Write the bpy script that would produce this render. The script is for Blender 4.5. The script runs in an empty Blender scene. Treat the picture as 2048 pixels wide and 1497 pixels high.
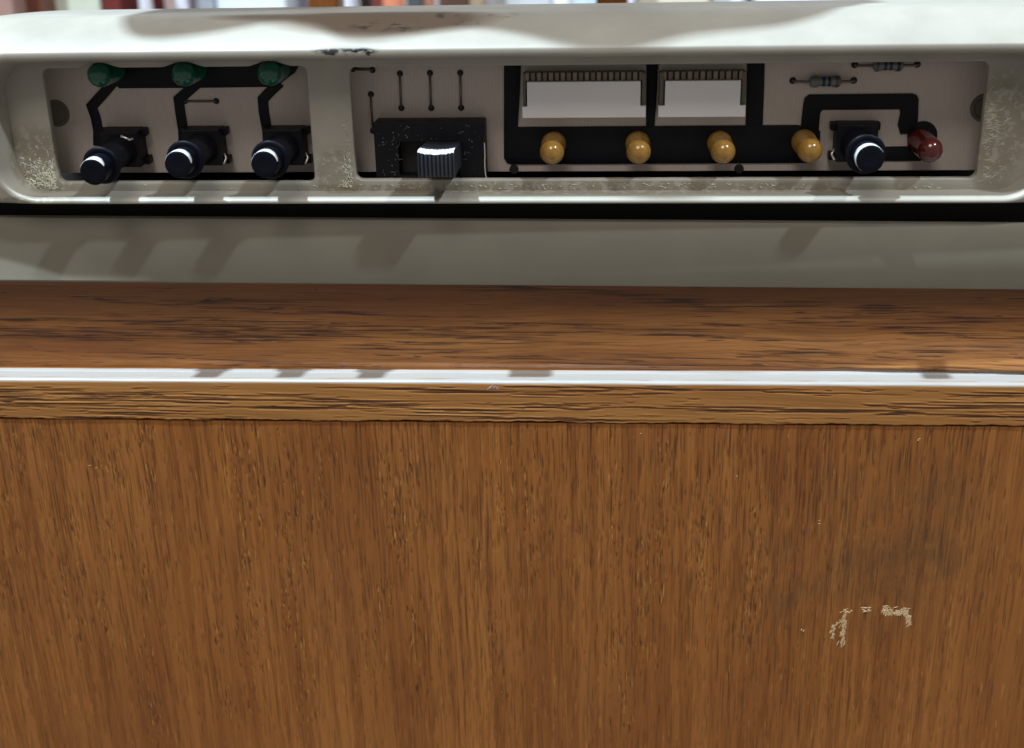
import bpy, bmesh, math, random
from mathutils import Vector, Matrix
import numpy as np
random.seed(7)
S = 0.001                      # everything below is written in millimetres
sc = bpy.context.scene
R = math.radians

# ------------------------------------------------------------------ camera
FPX = 2538.0
def cam_matrix(yaw, pit, rol):
    cy, sy = math.cos(yaw), math.sin(yaw); cp, sp = math.cos(pit), math.sin(pit); cr, sr = math.cos(rol), math.sin(rol)
    base = np.array([[cy, sy, 0], [0, 0, -1], [-sy, cy, 0]])
    P = np.array([[1, 0, 0], [0, cp, -sp], [0, sp, cp]])
    Q = np.array([[cr, sr, 0], [-sr, cr, 0], [0, 0, 1]])
    return Q @ P @ base
CM = cam_matrix(R(4.617), R(21.695), R(1.195))
def ray(px, py): return CM.T @ np.array([(px - 1024) / FPX, (py - 748.5) / FPX, 1.0])
CPOS = -ray(1024, 245) * 254.0
def at(px, py, Y):
    """point of the plane y = Y (mm) seen at a photo pixel"""
    d = ray(px, py); p = CPOS + d * (Y - CPOS[1]) / d[1]
    return (p[0], p[2])
cam_d = bpy.data.cameras.new('camera'); cam = bpy.data.objects.new('camera', cam_d)
sc.collection.objects.link(cam); sc.camera = cam
m = Matrix(((CM[0][0], -CM[1][0], -CM[2][0], CPOS[0] * S), (CM[0][1], -CM[1][1], -CM[2][1], CPOS[1] * S),
            (CM[0][2], -CM[1][2], -CM[2][2], CPOS[2] * S), (0, 0, 0, 1)))
cam.matrix_world = m
cam_d.sensor_width = 36; cam_d.lens = FPX / 2048 * 36
cam_d.clip_start = 0.01; cam_d.clip_end = 20
cam_d.dof.use_dof = True; cam_d.dof.focus_distance = 0.264; cam_d.dof.aperture_fstop = 20

# ------------------------------------------------------------------ room light
w = bpy.data.worlds.new('World'); sc.world = w; w.use_nodes = True
w.node_tree.nodes['Background'].inputs[0].default_value = (1.0, 0.93, 0.86, 1)
w.node_tree.nodes['Background'].inputs[1].default_value = 0.285
def lamp(name, loc, size, power, col, target=(0, 0, -20), sy=None):
    d = bpy.data.lights.new(name, 'AREA'); o = bpy.data.objects.new(name, d); sc.collection.objects.link(o)
    d.shape = 'RECTANGLE'; d.size = size * S; d.size_y = (sy or size) * S; d.energy = power; d.color = col
    o.location = Vector(loc) * S
    o.rotation_euler = (Vector(target) - Vector(loc)).to_track_quat('-Z', 'Y').to_euler()
    return o
lamp('ceiling_lamp', (-740, -330, 2000), 60, 114, (0.68, 0.86, 1.0), sy=60)
lamp('ceiling_lamp_right', (1330, -800, 1950), 115, 37, (0.88, 0.95, 1.0), sy=90)
lamp('front_fill_lamp', (-300, -1600, 2100), 900, 25, (1.0, 0.95, 0.89))  # added soft fill from the front, no visible source
sc.view_settings.view_transform = 'Standard'; sc.view_settings.look = 'None'
sc.view_settings.exposure = 0.0; sc.view_settings.gamma = 1.0

# ------------------------------------------------------------------ mesh helpers
def root(name, label, cat, loc=(0, 0, 0), group=None):
    o = bpy.data.objects.new(name, None); sc.collection.objects.link(o)
    o.location = Vector(loc) * S; o['loc'] = tuple(loc); o.empty_display_size = 0.01
    o['label'] = label; o['category'] = cat
    if group: o['group'] = group
    return o
WL = {}
def put(name, bm, mat, parent=None, loc=(0, 0, 0), smooth=False, label=None, auto=None, mats=None):
    """bm is in mm about loc (mm, world before the thing's own turn)"""
    if isinstance(bm, bmesh.types.BMesh):
        me = bpy.data.meshes.new(name)
        bmesh.ops.scale(bm, vec=(S, S, S), verts=bm.verts)
        bm.normal_update(); bm.to_mesh(me); bm.free()
    else: me = bm
    if len(me.materials) == 0:
        for mm in (mats or [mat]): me.materials.append(mm)
    if smooth:
        for p in me.polygons: p.use_smooth = True
        if auto is not None:
            me.set_sharp_from_angle(angle=R(auto))
    o = bpy.data.objects.new(name, me); sc.collection.objects.link(o)
    o.location = Vector(loc) * S
    if parent is not None:
        o.parent = parent
        o.location = (Vector(loc) - Vector(WL.get(parent.name, parent.get('loc', (0, 0, 0))))) * S
    WL[o.name] = tuple(loc)
    if label: o['label'] = label
    return o
def bevel(bm, w, seg=2):
    es = [e for e in bm.edges if len(e.link_faces) == 2 and e.calc_face_angle(0) > R(35)]
    bmesh.ops.bevel(bm, geom=es, offset=w, segments=seg, profile=0.5, affect='EDGES', clamp_overlap=True)
def box(x0, x1, y0, y1, z0, z1, bm=None, bw=0, seg=2):
    b = bmesh.new()
    vs = [b.verts.new((x, y, z)) for x in (x0, x1) for y in (y0, y1) for z in (z0, z1)]
    for f in ((0, 1, 3, 2), (4, 6, 7, 5), (0, 4, 5, 1), (2, 3, 7, 6), (0, 2, 6, 4), (1, 5, 7, 3)):
        b.faces.new([vs[i] for i in f])
    bmesh.ops.recalc_face_normals(b, faces=b.faces)
    if bw: bevel(b, bw, seg)
    return join(bm, b)
def join(bm, b):
    if bm is None: return b
    me = bpy.data.meshes.new('t'); b.to_mesh(me); b.free(); bm.from_mesh(me); bpy.data.meshes.remove(me)
    return bm
def lathe(prof, seg=40, axis='Y', bm=None):
    """prof: (r, t) along the axis; -Y faces the viewer"""
    b = bmesh.new(); rings = []
    for r, t in prof:
        if r < 1e-6:
            rings.append([b.verts.new((0, t, 0) if axis == 'Y' else (0, 0, t) if axis == 'Z' else (t, 0, 0))])
        else:
            ring = []
            for i in range(seg):
                a = 2 * math.pi * i / seg; c, s = r * math.cos(a), r * math.sin(a)
                ring.append(b.verts.new((c, t, s) if axis == 'Y' else (c, s, t) if axis == 'Z' else (t, c, s)))
            rings.append(ring)
    for A, B in zip(rings, rings[1:]):
        for i in range(seg):
            j = (i + 1) % seg
            if len(A) == 1 and len(B) == 1: continue
            if len(A) == 1: b.faces.new((A[0], B[i], B[j]))
            elif len(B) == 1: b.faces.new((A[i], A[j], B[0]))
            else: b.faces.new((A[i], A[j], B[j], B[i]))
    bmesh.ops.recalc_face_normals(b, faces=b.faces)
    return join(bm, b)
def tube(pts, r, seg=8, bm=None):
    b = bmesh.new(); rings = []
    P = [Vector(p) for p in pts]
    for i, p in enumerate(P):
        d = (P[min(i + 1, len(P) - 1)] - P[max(i - 1, 0)]).normalized()
        u = d.orthogonal().normalized() if i == 0 else (u - d * u.dot(d)).normalized()
        v = d.cross(u)
        rings.append([b.verts.new(p + (u * math.cos(2 * math.pi * k / seg) + v * math.sin(2 * math.pi * k / seg)) * r) for k in range(seg)])
    for A, B in zip(rings, rings[1:]):
        for k in range(seg): b.faces.new((A[k], A[(k + 1) % seg], B[(k + 1) % seg], B[k]))
    b.faces.new(rings[0][::-1]); b.faces.new(rings[-1])
    bmesh.ops.recalc_face_normals(b, faces=b.faces)
    return join(bm, b)
def plate(loops, y0, y1, bev=0.0, res=3):
    """flat plate in the XZ plane from closed loops (outer first, then holes) between y0 and y1"""
    cu = bpy.data.curves.new('t', 'CURVE'); cu.dimensions = '2D'; cu.fill_mode = 'BOTH'
    th = abs(y1 - y0)
    cu.extrude = max(th / 2 - bev, 1e-4) * S; cu.bevel_depth = bev * S; cu.bevel_resolution = res
    for lp in loops:
        sp = cu.splines.new('POLY'); sp.points.add(len(lp) - 1); sp.use_cyclic_u = True
        for p, (x, z) in zip(sp.points, lp): p.co = (x * S, z * S, 0, 1)
    if bev: cu.offset = -bev * S
    ob = bpy.data.objects.new('t', cu); sc.collection.objects.link(ob)
    me = bpy.data.meshes.new_from_object(ob.evaluated_get(bpy.context.evaluated_depsgraph_get()))
    bpy.data.objects.remove(ob); bpy.data.curves.remove(cu)
    ym = (y0 + y1) / 2 * S
    me.transform(Matrix(((1, 0, 0, 0), (0, 0, -1, ym), (0, 1, 0, 0), (0, 0, 0, 1))))
    b = bmesh.new(); b.from_mesh(me); bpy.data.meshes.remove(me)
    bmesh.ops.remove_doubles(b, verts=b.verts, dist=1e-6)
    bmesh.ops.recalc_face_normals(b, faces=b.faces)
    bmesh.ops.scale(b, vec=(1 / S,) * 3, verts=b.verts)
    return b
def rrect(x0, x1, z0, z1, r, n=8, extra=None):
    pts = []
    for cx, cz, a0 in ((x1 - r, z1 - r, 0), (x0 + r, z1 - r, 90), (x0 + r, z0 + r, 180), (x1 - r, z0 + r, 270)):
        for i in range(n + 1):
            a = R(a0 + 90 * i / n); pts.append((cx + r * math.cos(a), cz + r * math.sin(a)))
        if a0 == 0 and extra: pts += extra
    return pts

# ------------------------------------------------------------------ material helpers
class N:
    def __init__(s, name):
        s.m = bpy.data.materials.new(name); s.m.use_nodes = True; s.t = s.m.node_tree; s.n = s.t.nodes; s.l = s.t.links
        s.b = s.n['Principled BSDF']; s.tc = s.n.new('ShaderNodeTexCoord')
        mp = s.n.new('ShaderNodeMapping'); mp.inputs['Scale'].default_value = (1000, 1000, 1000)
        s.l.new(s.tc.outputs['Object'], mp.inputs[0]); s.co = mp.outputs[0]
    def map(s, scale, src=None, rot=(0, 0, 0), loc=(0, 0, 0)):
        mp = s.n.new('ShaderNodeMapping'); mp.inputs['Scale'].default_value = scale
        mp.inputs['Rotation'].default_value = rot; mp.inputs['Location'].default_value = loc
        s.l.new(src or s.co, mp.inputs[0]); return mp.outputs[0]
    def noise(s, scale, detail=4, rough=0.55, src=None, dist=0.0, sc=(1, 1, 1), loc=(0, 0, 0)):
        t = s.n.new('ShaderNodeTexNoise'); t.inputs['Scale'].default_value = scale; t.inputs['Detail'].default_value = detail
        t.inputs['Roughness'].default_value = rough; t.inputs['Distortion'].default_value = dist
        s.l.new(s.map(sc, src, loc=loc), t.inputs['Vector']); return t.outputs['Fac']
    def ramp(s, v, stops):
        r = s.n.new('ShaderNodeValToRGB'); el = r.color_ramp.elements
        while len(el) < len(stops): el.new(0.5)
        for e, (p, c) in zip(el, stops):
            e.position = p; e.color = (c, c, c, 1) if isinstance(c, (int, float)) else (*c, 1)
        s.l.new(v, r.inputs[0]); return r.outputs[0]
    def math(s, op, a, b=0.0, c=None, clamp=False):
        t = s.n.new('ShaderNodeMath'); t.operation = op; t.use_clamp = clamp
        for i, v in enumerate([a, b] + ([c] if c is not None else [])):
            if isinstance(v, (int, float)): t.inputs[i].default_value = v
            else: s.l.new(v, t.inputs[i])
        return t.outputs[0]
    def mix(s, f, a, b, mode='MIX'):
        t = s.n.new('ShaderNodeMix'); t.data_type = 'RGBA'; t.blend_type = mode
        if isinstance(f, (int, float)): t.inputs[0].default_value = f
        else: s.l.new(f, t.inputs[0])
        for i, v in ((6, a), (7, b)):
            if isinstance(v, tuple): t.inputs[i].default_value = (*v, 1)
            else: s.l.new(v, t.inputs[i])
        return t.outputs[2]
    def sep(s, src=None):
        t = s.n.new('ShaderNodeSeparateXYZ'); s.l.new(src or s.co, t.inputs[0]); return t.outputs
    def comb(s, x, y, z):
        t = s.n.new('ShaderNodeCombineXYZ')
        for i, v in enumerate((x, y, z)):
            if isinstance(v, (int, float)): t.inputs[i].default_value = v
            else: s.l.new(v, t.inputs[i])
        return t.outputs[0]
    def blob(s, c, r, hard=1.0):
        """1 at c (mm) falling to 0 at the ellipsoid radii r"""
        v = s.map(tuple(1 / q for q in r), loc=tuple(-a / b for a, b in zip(c, r)))
        t = s.n.new('ShaderNodeVectorMath'); t.operation = 'LENGTH'; s.l.new(v, t.inputs[0])
        return s.math('MULTIPLY', s.math('SUBTRACT', 1.0, t.outputs['Value'], clamp=True), hard, clamp=True)
    def bump(s, h, strength, dist_mm, prev=None):
        t = s.n.new('ShaderNodeBump'); t.inputs['Strength'].default_value = strength; t.inputs['Distance'].default_value = dist_mm * S
        s.l.new(h, t.inputs['Height'])
        if prev is not None: s.l.new(prev, t.inputs['Normal'])
        return t.outputs[0]
    def set(s, **k):
        names = dict(col='Base Color', rough='Roughness', nor='Normal', spec='Specular IOR Level', coat='Coat Weight', trans='Transmission Weight',
                     metal='Metallic', coatr='Coat Roughness', sss='Subsurface Weight', ior='IOR')
        for a, v in k.items():
            i = s.b.inputs[names[a]]
            if isinstance(v, tuple): i.default_value = (*v, 1)
            elif isinstance(v, (int, float)): i.default_value = v
            else: s.l.new(v, i)
        return s.m

def plastic(name, col, rough=0.45, grime=None, dark=0.55, bumpd=0.02, spec=0.5, var=0.12):
    k = N(name)
    big = k.noise(0.05, 5, 0.6); fine = k.noise(1.8, 3, 0.6)
    c = k.mix(k.ramp(big, [(0.3, 0), (0.7, 1)]), tuple(v * (1 - var) for v in col), tuple(v * (1 + var) for v in col))
    sp = k.ramp(k.noise(0.9, 6, 0.7, loc=(13, 4, 9)), [(0.70, 0), (0.76, 1)])
    c = k.mix(k.math('MULTIPLY', sp, 0.45), c, tuple(v * dark for v in col))
    r = k.math('ADD', k.math('MULTIPLY', k.noise(0.3, 4), 0.2), rough - 0.1)
    return k, c, r, fine

def make_plain(name, col, rough=0.45, **kw):
    bd = kw.pop('bumpd', 0.02); sp = kw.pop('spec', 0.5)
    k, c, r, fine = plastic(name, col, rough, **kw)
    return k.set(col=c, rough=r, nor=k.bump(fine, 0.5, bd), spec=sp)

# beige painted housing, with scuffs, grime and a brown shade painted into its upper edge
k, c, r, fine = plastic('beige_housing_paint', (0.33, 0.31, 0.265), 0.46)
def rub_shade(k, c, blobs, col, thr, nz, amt=1.0):
    for (cc, rr) in blobs:
        msk = k.math('MULTIPLY', k.blob(cc, rr, 3.0), k.ramp(nz, [(thr - 0.03, 0), (thr + 0.03, 1)]))
        c = k.mix(k.math('MULTIPLY', msk, amt), c, col)
    return c
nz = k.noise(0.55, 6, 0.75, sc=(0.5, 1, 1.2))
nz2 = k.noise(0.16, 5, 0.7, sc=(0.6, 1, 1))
c = rub_shade(k, c, [((-25, 0, 20.6), (25, 9, 4.6)), ((-50, 1, 22), (16, 6, 2.0))], (0.115, 0.078, 0.05), 0.30, nz2, 0.85)  # brown shade along the upper rim, painted into the colour
c = rub_shade(k, c, [((-23, -3.5, 20), (10, 4, 2.2)), ((-2, 0, 21.5), (6, 4, 1.4)), ((14, 0, 21.7), (7, 4, 1.0)), ((-8, -4, 19.8), (4, 4, 1.0)), ((-12, 1, 21.5), (7, 4, 1.6)), ((-50, 1, 22), (14, 4, 1.0))],
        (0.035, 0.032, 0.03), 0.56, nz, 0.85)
c = rub_shade(k, c, [((-31.5, -8.9, 15.2), (7.5, 2.2, 0.8)), ((-27.5, -8.9, 14.9), (3.2, 2.2, 1.2))], (0.012, 0.012, 0.02), 0.50, nz, 0.92)
c = rub_shade(k, c, [((-99, 0, -8), (12, 3, 9)), ((-36, 0, -11), (6, 3, 7)), ((95, 0, -2), (7, 3, 13)), ((20, 0, -13.3), (75, 4, 1.6)), ((-100, -5.5, -15), (14, 4, 1.5))],
        (0.17, 0.145, 0.085), 0.46, k.noise(0.5, 6, 0.7), 0.55)
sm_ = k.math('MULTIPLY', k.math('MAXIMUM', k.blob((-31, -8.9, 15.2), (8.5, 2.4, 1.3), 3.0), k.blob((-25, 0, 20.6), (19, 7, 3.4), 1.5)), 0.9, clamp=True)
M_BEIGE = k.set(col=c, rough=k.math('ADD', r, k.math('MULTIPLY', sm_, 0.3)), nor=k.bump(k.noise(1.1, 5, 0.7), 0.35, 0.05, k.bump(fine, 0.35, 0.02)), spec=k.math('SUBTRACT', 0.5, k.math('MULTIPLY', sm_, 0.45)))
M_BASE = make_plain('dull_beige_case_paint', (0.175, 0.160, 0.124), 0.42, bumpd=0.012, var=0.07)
M_FLAKE = make_plain('lifted_paint_flakes', (0.56, 0.56, 0.45), 0.5)
M_DARK = make_plain('dark_inside', (0.012, 0.011, 0.011), 0.7)
# circuit board: pinkish beige laminate with a woven weave
k = N('circuit_board_laminate')
wv = k.n.new('ShaderNodeTexWave'); wv.inputs['Scale'].default_value = 0.45; wv.inputs['Distortion'].default_value = 0.8; wv.inputs['Detail'].default_value = 2
wv.bands_direction = 'X'; k.l.new(k.co, wv.inputs['Vector'])
big = k.noise(0.035, 4); weave = k.noise(2.2, 3, 0.6, sc=(1, 1, 0.25))
c = k.mix(k.ramp(big, [(0.35, 0), (0.65, 1)]), (0.59, 0.52, 0.46), (0.64, 0.55, 0.50))
c = k.mix(k.math('MULTIPLY', wv.outputs['Fac'], 0.09), c, (0.27, 0.225, 0.19))
c = k.mix(k.math('MULTIPLY', weave, 0.25), c, (0.16, 0.14, 0.12))
M_PCB = k.set(col=c, rough=0.5, nor=k.bump(weave, 0.3, 0.03), spec=0.35)
M_TRACE = make_plain('blue_black_trace_coat', (0.004, 0.0045, 0.008), 0.5, bumpd=0.02, spec=0.2)
M_BLACK = make_plain('black_moulded_plastic', (0.003, 0.0035, 0.007), 0.42, bumpd=0.015, spec=0.11)
M_BLACK2 = make_plain('dusty_black_plastic', (0.004, 0.004, 0.007), 0.5, bumpd=0.02, spec=0.22)
M_WHITE = make_plain('white_paint_marking', (0.62, 0.62, 0.62), 0.5, bumpd=0.02, var=0.04)
M_CREAM = make_plain('white_connector_nylon', (0.80, 0.79, 0.81), 0.45, bumpd=0.01, var=0.03)
M_SHROUD = make_plain('aged_cream_connector_shroud', (0.34, 0.32, 0.29), 0.5, var=0.1)
M_AGED = make_plain('brown_amber_contact', (0.15, 0.115, 0.075), 0.3)
M_AGED2 = make_plain('dark_brown_latch', (0.10, 0.085, 0.065), 0.4)
M_CONT = make_plain('tarnished_contact', (0.21, 0.17, 0.125), 0.3)
k = N('tarnished_wire'); M_WIRE = k.set(col=k.mix(k.noise(1.5), (0.10, 0.085, 0.07), (0.22, 0.19, 0.16)), metal=0.6, rough=0.45)
k = N('bright_spring_wire'); M_SPRING = k.set(col=k.mix(k.noise(1.5), (0.6, 0.56, 0.5), (0.8, 0.77, 0.7)), metal=0.7, rough=0.35)
def led_mat(name, col, inner):
    k = N(name); b = k.noise(0.8, 4, 0.6)
    k.b.inputs['Subsurface Radius'].default_value = (0.002, 0.0012, 0.0006); k.b.inputs['Subsurface Scale'].default_value = 0.6
    return k.set(col=k.mix(k.ramp(b, [(0.35, 0), (0.65, 1)]), col, inner), rough=0.16, sss=0.35, coat=0.25, coatr=0.1, spec=0.5)
M_AMBER = led_mat('amber_led_epoxy', (0.33, 0.185, 0.035), (0.25, 0.125, 0.022))
M_RED = led_mat('red_led_epoxy', (0.09, 0.012, 0.010), (0.055, 0.005, 0.005))
M_GREEN = led_mat('green_led_epoxy', (0.005, 0.12, 0.075), (0.003, 0.07, 0.042))
k = N('blue_grey_resistor_body'); M_RES = k.set(col=k.mix(k.noise(1), (0.10, 0.14, 0.17), (0.14, 0.18, 0.20)), rough=0.4)
M_BAND_B = make_plain('black_band', (0.015, 0.015, 0.017), 0.4); M_BAND_R = make_plain('red_brown_band', (0.12, 0.05, 0.035), 0.4)
M_BAND_Y = make_plain('ochre_band', (0.2, 0.14, 0.06), 0.4)

# wood. Pores, splits and torn fibres are drawn line by line into height fields (real relief on dense
# faces, see grain_field below); the same fields are stored on the mesh so that open pores hold dark stain.
def attr(k, nm):
    t = k.n.new('ShaderNodeAttribute'); t.attribute_name = nm; return t.outputs['Fac']
def oak(name, base, light, deep, seed, slant, worn):
    k = N(name); X, Y, Z = k.sep()
    v = k.math('SUBTRACT', Z, Y)                                   # unrolled height: runs on over the edge
    warp = k.math('MULTIPLY', k.math('SUBTRACT', k.noise(0.022, 3, 0.5, src=k.comb(k.math('MULTIPLY', X, 0.6), seed, k.math('MULTIPLY', v, 0.5))), 0.5), 7)
    vv = k.math('ADD', k.math('ADD', v, warp), k.math('MULTIPLY', X, -slant))
    u = k.comb(X, seed * 7.3, vv)
    silk = k.noise(1.0, 4, 0.7, src=u, sc=(0.06, 1, 5.0), loc=(1, 1, 7)); tone = k.noise(1.0, 4, 0.6, src=u, sc=(0.014, 1, 0.22), loc=(3, 8, 2))
    c = k.mix(k.ramp(tone, [(0.36, 0), (0.64, 1)]), base, light)
    c = k.mix(k.math('MULTIPLY', k.ramp(silk, [(0.40, 1), (0.58, 0)]), 0.5), c, tuple(q * 0.55 for q in base))
    if seed < 5:                                                   # redder and darker towards the top of the board
        hz = k.ramp(k.math('MULTIPLY', k.math('SUBTRACT', -40.0, k.math('ADD', vv, 2.0)), 0.25), [(0.0, 1), (1.0, 0)])
        c = k.mix(k.math('MULTIPLY', hz, 0.5), c, (0.135, 0.045, 0.015))
    pore = attr(k, 'pore')
    c = k.mix(k.math('MULTIPLY', k.ramp(pore, [(0.12, 0), (0.7, 1)]), 0.92), c, deep)
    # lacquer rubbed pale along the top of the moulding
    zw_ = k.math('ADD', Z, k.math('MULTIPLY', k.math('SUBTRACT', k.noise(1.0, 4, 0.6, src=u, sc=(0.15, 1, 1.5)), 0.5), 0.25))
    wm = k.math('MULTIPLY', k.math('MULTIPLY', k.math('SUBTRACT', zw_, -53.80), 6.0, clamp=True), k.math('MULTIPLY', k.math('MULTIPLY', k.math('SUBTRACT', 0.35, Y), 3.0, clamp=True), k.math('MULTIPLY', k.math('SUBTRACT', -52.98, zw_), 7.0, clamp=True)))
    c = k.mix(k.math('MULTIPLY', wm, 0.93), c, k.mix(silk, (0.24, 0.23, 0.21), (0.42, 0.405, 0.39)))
    return k.set(col=c, rough=0.42, nor=k.bump(silk, 0.4, 0.03), spec=0.45)
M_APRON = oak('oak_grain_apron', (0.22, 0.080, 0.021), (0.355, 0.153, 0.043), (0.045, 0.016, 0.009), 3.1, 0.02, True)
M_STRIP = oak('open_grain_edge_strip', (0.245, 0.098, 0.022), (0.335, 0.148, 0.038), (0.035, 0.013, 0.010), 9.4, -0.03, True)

k = N('brown_veneer_vertical_grain'); X, Y, Z = k.sep()
warp = k.math('MULTIPLY', k.math('SUBTRACT', k.noise(0.015, 2, 0.5), 0.5), 3.5)
u = k.comb(k.math('ADD', X, warp), 0, Z)
tone = k.noise(1, 4, 0.55, src=u, sc=(0.045, 1, 0.009)); streak = k.noise(1, 5, 0.65, src=u, sc=(0.45, 1, 0.010), loc=(4, 1, 0))
c = k.mix(k.ramp(tone, [(0.32, 0), (0.68, 1)]), (0.205, 0.068, 0.014), (0.31, 0.118, 0.025))
c = k.mix(k.math('MULTIPLY', k.ramp(streak, [(0.42, 1), (0.54, 0)]), 0.5), c, (0.14, 0.038, 0.007))
hair = k.noise(1, 4, 0.75, src=u, sc=(3.2, 1, 0.035), loc=(6, 1, 0))
c = k.mix(k.math('MULTIPLY', k.ramp(hair, [(0.38, 1), (0.58, 0)]), 0.34), c, (0.12, 0.042, 0.013))
patch = k.ramp(k.noise(0.035, 4, 0.6), [(0.35, 0), (0.7, 1)])
c = k.mix(k.math('MULTIPLY', patch, 0.16), c, (0.24, 0.10, 0.035))
c = k.mix(k.math('MULTIPLY', k.ramp(attr(k, 'pore'), [(0.08, 0), (0.6, 1)]), 0.8), c, (0.045, 0.016, 0.007))
c = k.mix(k.math('MULTIPLY', k.ramp(attr(k, 'fleck'), [(0.08, 0), (0.8, 1)]), 0.6), c, (0.55, 0.28, 0.07))
stain = k.math('MULTIPLY', k.math('MAXIMUM', k.blob((82, -6, -92), (26, 9, 34), 1.4), k.blob((60, -6, -100), (7, 9, 16), 1.4)),
               k.ramp(k.noise(0.09, 5, 0.65), [(0.42, 0), (0.66, 1)]))
c = k.mix(k.math('MULTIPLY', stain, 0.55), c, (0.075, 0.042, 0.018))
M_PANEL = k.set(col=c, rough=k.math('ADD', 0.38, k.math('MULTIPLY', hair, 0.12)), nor=k.bump(hair, 0.6, 0.07), spec=0.25)

def grain_field(nu, nv, du, dv, lines):
    """nu along the grain, nv across it; lines = (u0, v0, length, half width, depth, slope, bow) in mm"""
    F = np.zeros((nu, nv)); 
    for (u0, v0, L, w, dp, sl, bow) in lines:
        i0, i1 = max(int(u0 / du), 0), min(int((u0 + L) / du) + 1, nu - 1)
        if i1 <= i0: continue
        uu = np.arange(i0, i1 + 1) * du; t = np.clip((uu - u0) / L, 0, 1)
        vc = v0 + sl * (uu - u0) + bow * 4 * t * (1 - t); tp = np.clip(np.sin(math.pi * t), 0, 1) ** 0.5
        j0, j1 = max(int((vc.min() - 3 * w) / dv), 0), min(int((vc.max() + 3 * w) / dv) + 2, nv)
        if j1 <= j0: continue
        vv = np.arange(j0, j1) * dv
        g = np.exp(-((vv[None, :] - vc[:, None]) / w) ** 2) * tp[:, None] * dp
        F[i0:i1 + 1, j0:j1] = np.maximum(F[i0:i1 + 1, j0:j1], g)
    return F
def grid_mesh(name, P, attrs):
    nu, nv = P.shape[:2]; me = bpy.data.meshes.new(name)
    I = np.arange(nu * nv).reshape(nu, nv)
    q = np.stack([I[:-1, :-1], I[1:, :-1], I[1:, 1:], I[:-1, 1:]], -1).reshape(-1, 4)
    me.vertices.add(nu * nv); me.vertices.foreach_set('co', (P * S).astype(np.float32).ravel())
    me.loops.add(q.size); me.loops.foreach_set('vertex_index', q.astype(np.int32).ravel())
    me.polygons.add(len(q)); me.polygons.foreach_set('loop_start', (np.arange(len(q)) * 4).astype(np.int32))
    me.polygons.foreach_set('use_smooth', np.ones(len(q), bool))
    me.update(calc_edges=True); me.validate()
    for nm, A in attrs.items():
        at_ = me.attributes.new(nm, 'FLOAT', 'POINT'); at_.data.foreach_set('value', A.astype(np.float32).ravel())
    return me
M_CHIP = make_plain('bare_pale_wood_splinter', (0.46, 0.32, 0.17), 0.7, var=0.25)

# ================================================================== the control unit
DEV = root('control_unit', 'grey beige electronic control unit with push buttons, slide switch and lights in two windows', 'control panel', (0, 0, -33.4))

# --- recess plate with the two windows
def win1():
    x0, x1, z0, z1, r = -95.3, -41.0, -12.0, 11.4, 1.3
    pts = []
    for i in range(7): a = R(90 * i / 6); pts.append((x1 - r + r * math.cos(a), z1 - r + r * math.sin(a)))
    for cx in (-48.4, -66.0, -83.5):                        # bumps that clear the three green lights
        for t in np.linspace(1, -1, 17):
            pts.append((cx + t * 4.6, z1 + 1.05 * (0.5 + 0.5 * math.cos(math.pi * t)) ** 0.8))
    for cx, cz, a0 in ((x0 + r, z1 - r, 90), (x0 + r, z0 + r, 180), (x1 - r, z0 + r, 270)):
        for i in range(7): a = R(a0 + 90 * i / 6); pts.append((cx + r * math.cos(a), cz + r * math.sin(a)))
    return pts
RX0, RX1, RZ0, RZ1, RR = -103.6, 101.6, -13.9, 12.5, 6.0
pl = plate([rrect(RX0 - 3, RX1 + 3, RZ0 - 1.0, RZ1 + 3, 4), win1()[::-1], rrect(-32.3, 92.0, -11.6, 11.1, 1.3)[::-1]], 0, 1.9, 0.35)
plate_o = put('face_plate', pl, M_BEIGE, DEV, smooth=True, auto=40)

# --- rim: loops swept outwards from the recess outline
N_C = 14
def rim_loop(d, dz=None):
    """rounded rectangle outset by d (mm); dz: a different outset for the lower side"""
    pts = []
    for cx, cz, a0 in ((RX1 - RR, RZ1 - RR, 0), (RX0 + RR, RZ1 - RR, 90), (RX0 + RR, RZ0 + RR, 180), (RX1 - RR, RZ0 + RR, 270)):
        for i in range(N_C + 1):
            a = R(a0 + 90 * i / N_C); ca, sa = math.cos(a), math.sin(a)
            du = d if sa >= 0 else (dz if dz is not None else d)
            dd = d * ca * ca + du * sa * sa
            pts.append((cx + (RR + dd + max(0.0, d - 3.4) * 9) * ca, cz + (RR + dd) * sa))
    return pts
def front(z, base):             # the upper rim stands further out than the lower lip
    f = max(0.0, min(1.0, (z + 13) / 28.0)); return base * (1 + 0.62 * f)
prof = [  # outset, outset below, y
    (0.0, 0.0, 0.4), (0.0, 0.0, -0.35), (0.25, 0.10, -1.0), (0.70, 0.16, -2.6), (1.15, 0.22, -4.2),
    (1.30, 0.30, -4.75), (1.48, 0.46, -5.15), (1.75, 0.68, -5.40), (2.1, 0.95, -5.5), (2.9, 1.15, -5.5), (3.2, 1.28, -5.44),
    (3.5, 1.42, -5.25), (4.0, 1.5, -4.85), (4.8, 1.55, -4.1), (5.9, 1.56, -2.9), (6.85, 1.56, -1.5), (7.6, 1.56, -0.2), (8.1, 1.56, 1.2), (8.45, 1.56, 2.8),
    (8.55, 1.56, 4.4), (8.5, 1.56, 6.0), (8.1, 1.56, 12), (7.4, 1.56, 30.0)]
b = bmesh.new(); loops = []
for d, db, y in prof:
    lp = []
    for (x, z) in rim_loop(d, db):
        yy = front(z, y) if y < 0 else y
        lp.append(b.verts.new((x, yy, z)))
    loops.append(lp)
for A, B in zip(loops, loops[1:]):
    n = len(A)
    for i in range(n): b.faces.new((A[i], A[(i + 1) % n], B[(i + 1) % n], B[i]))
bmesh.ops.recalc_face_normals(b, faces=b.faces)
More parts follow.
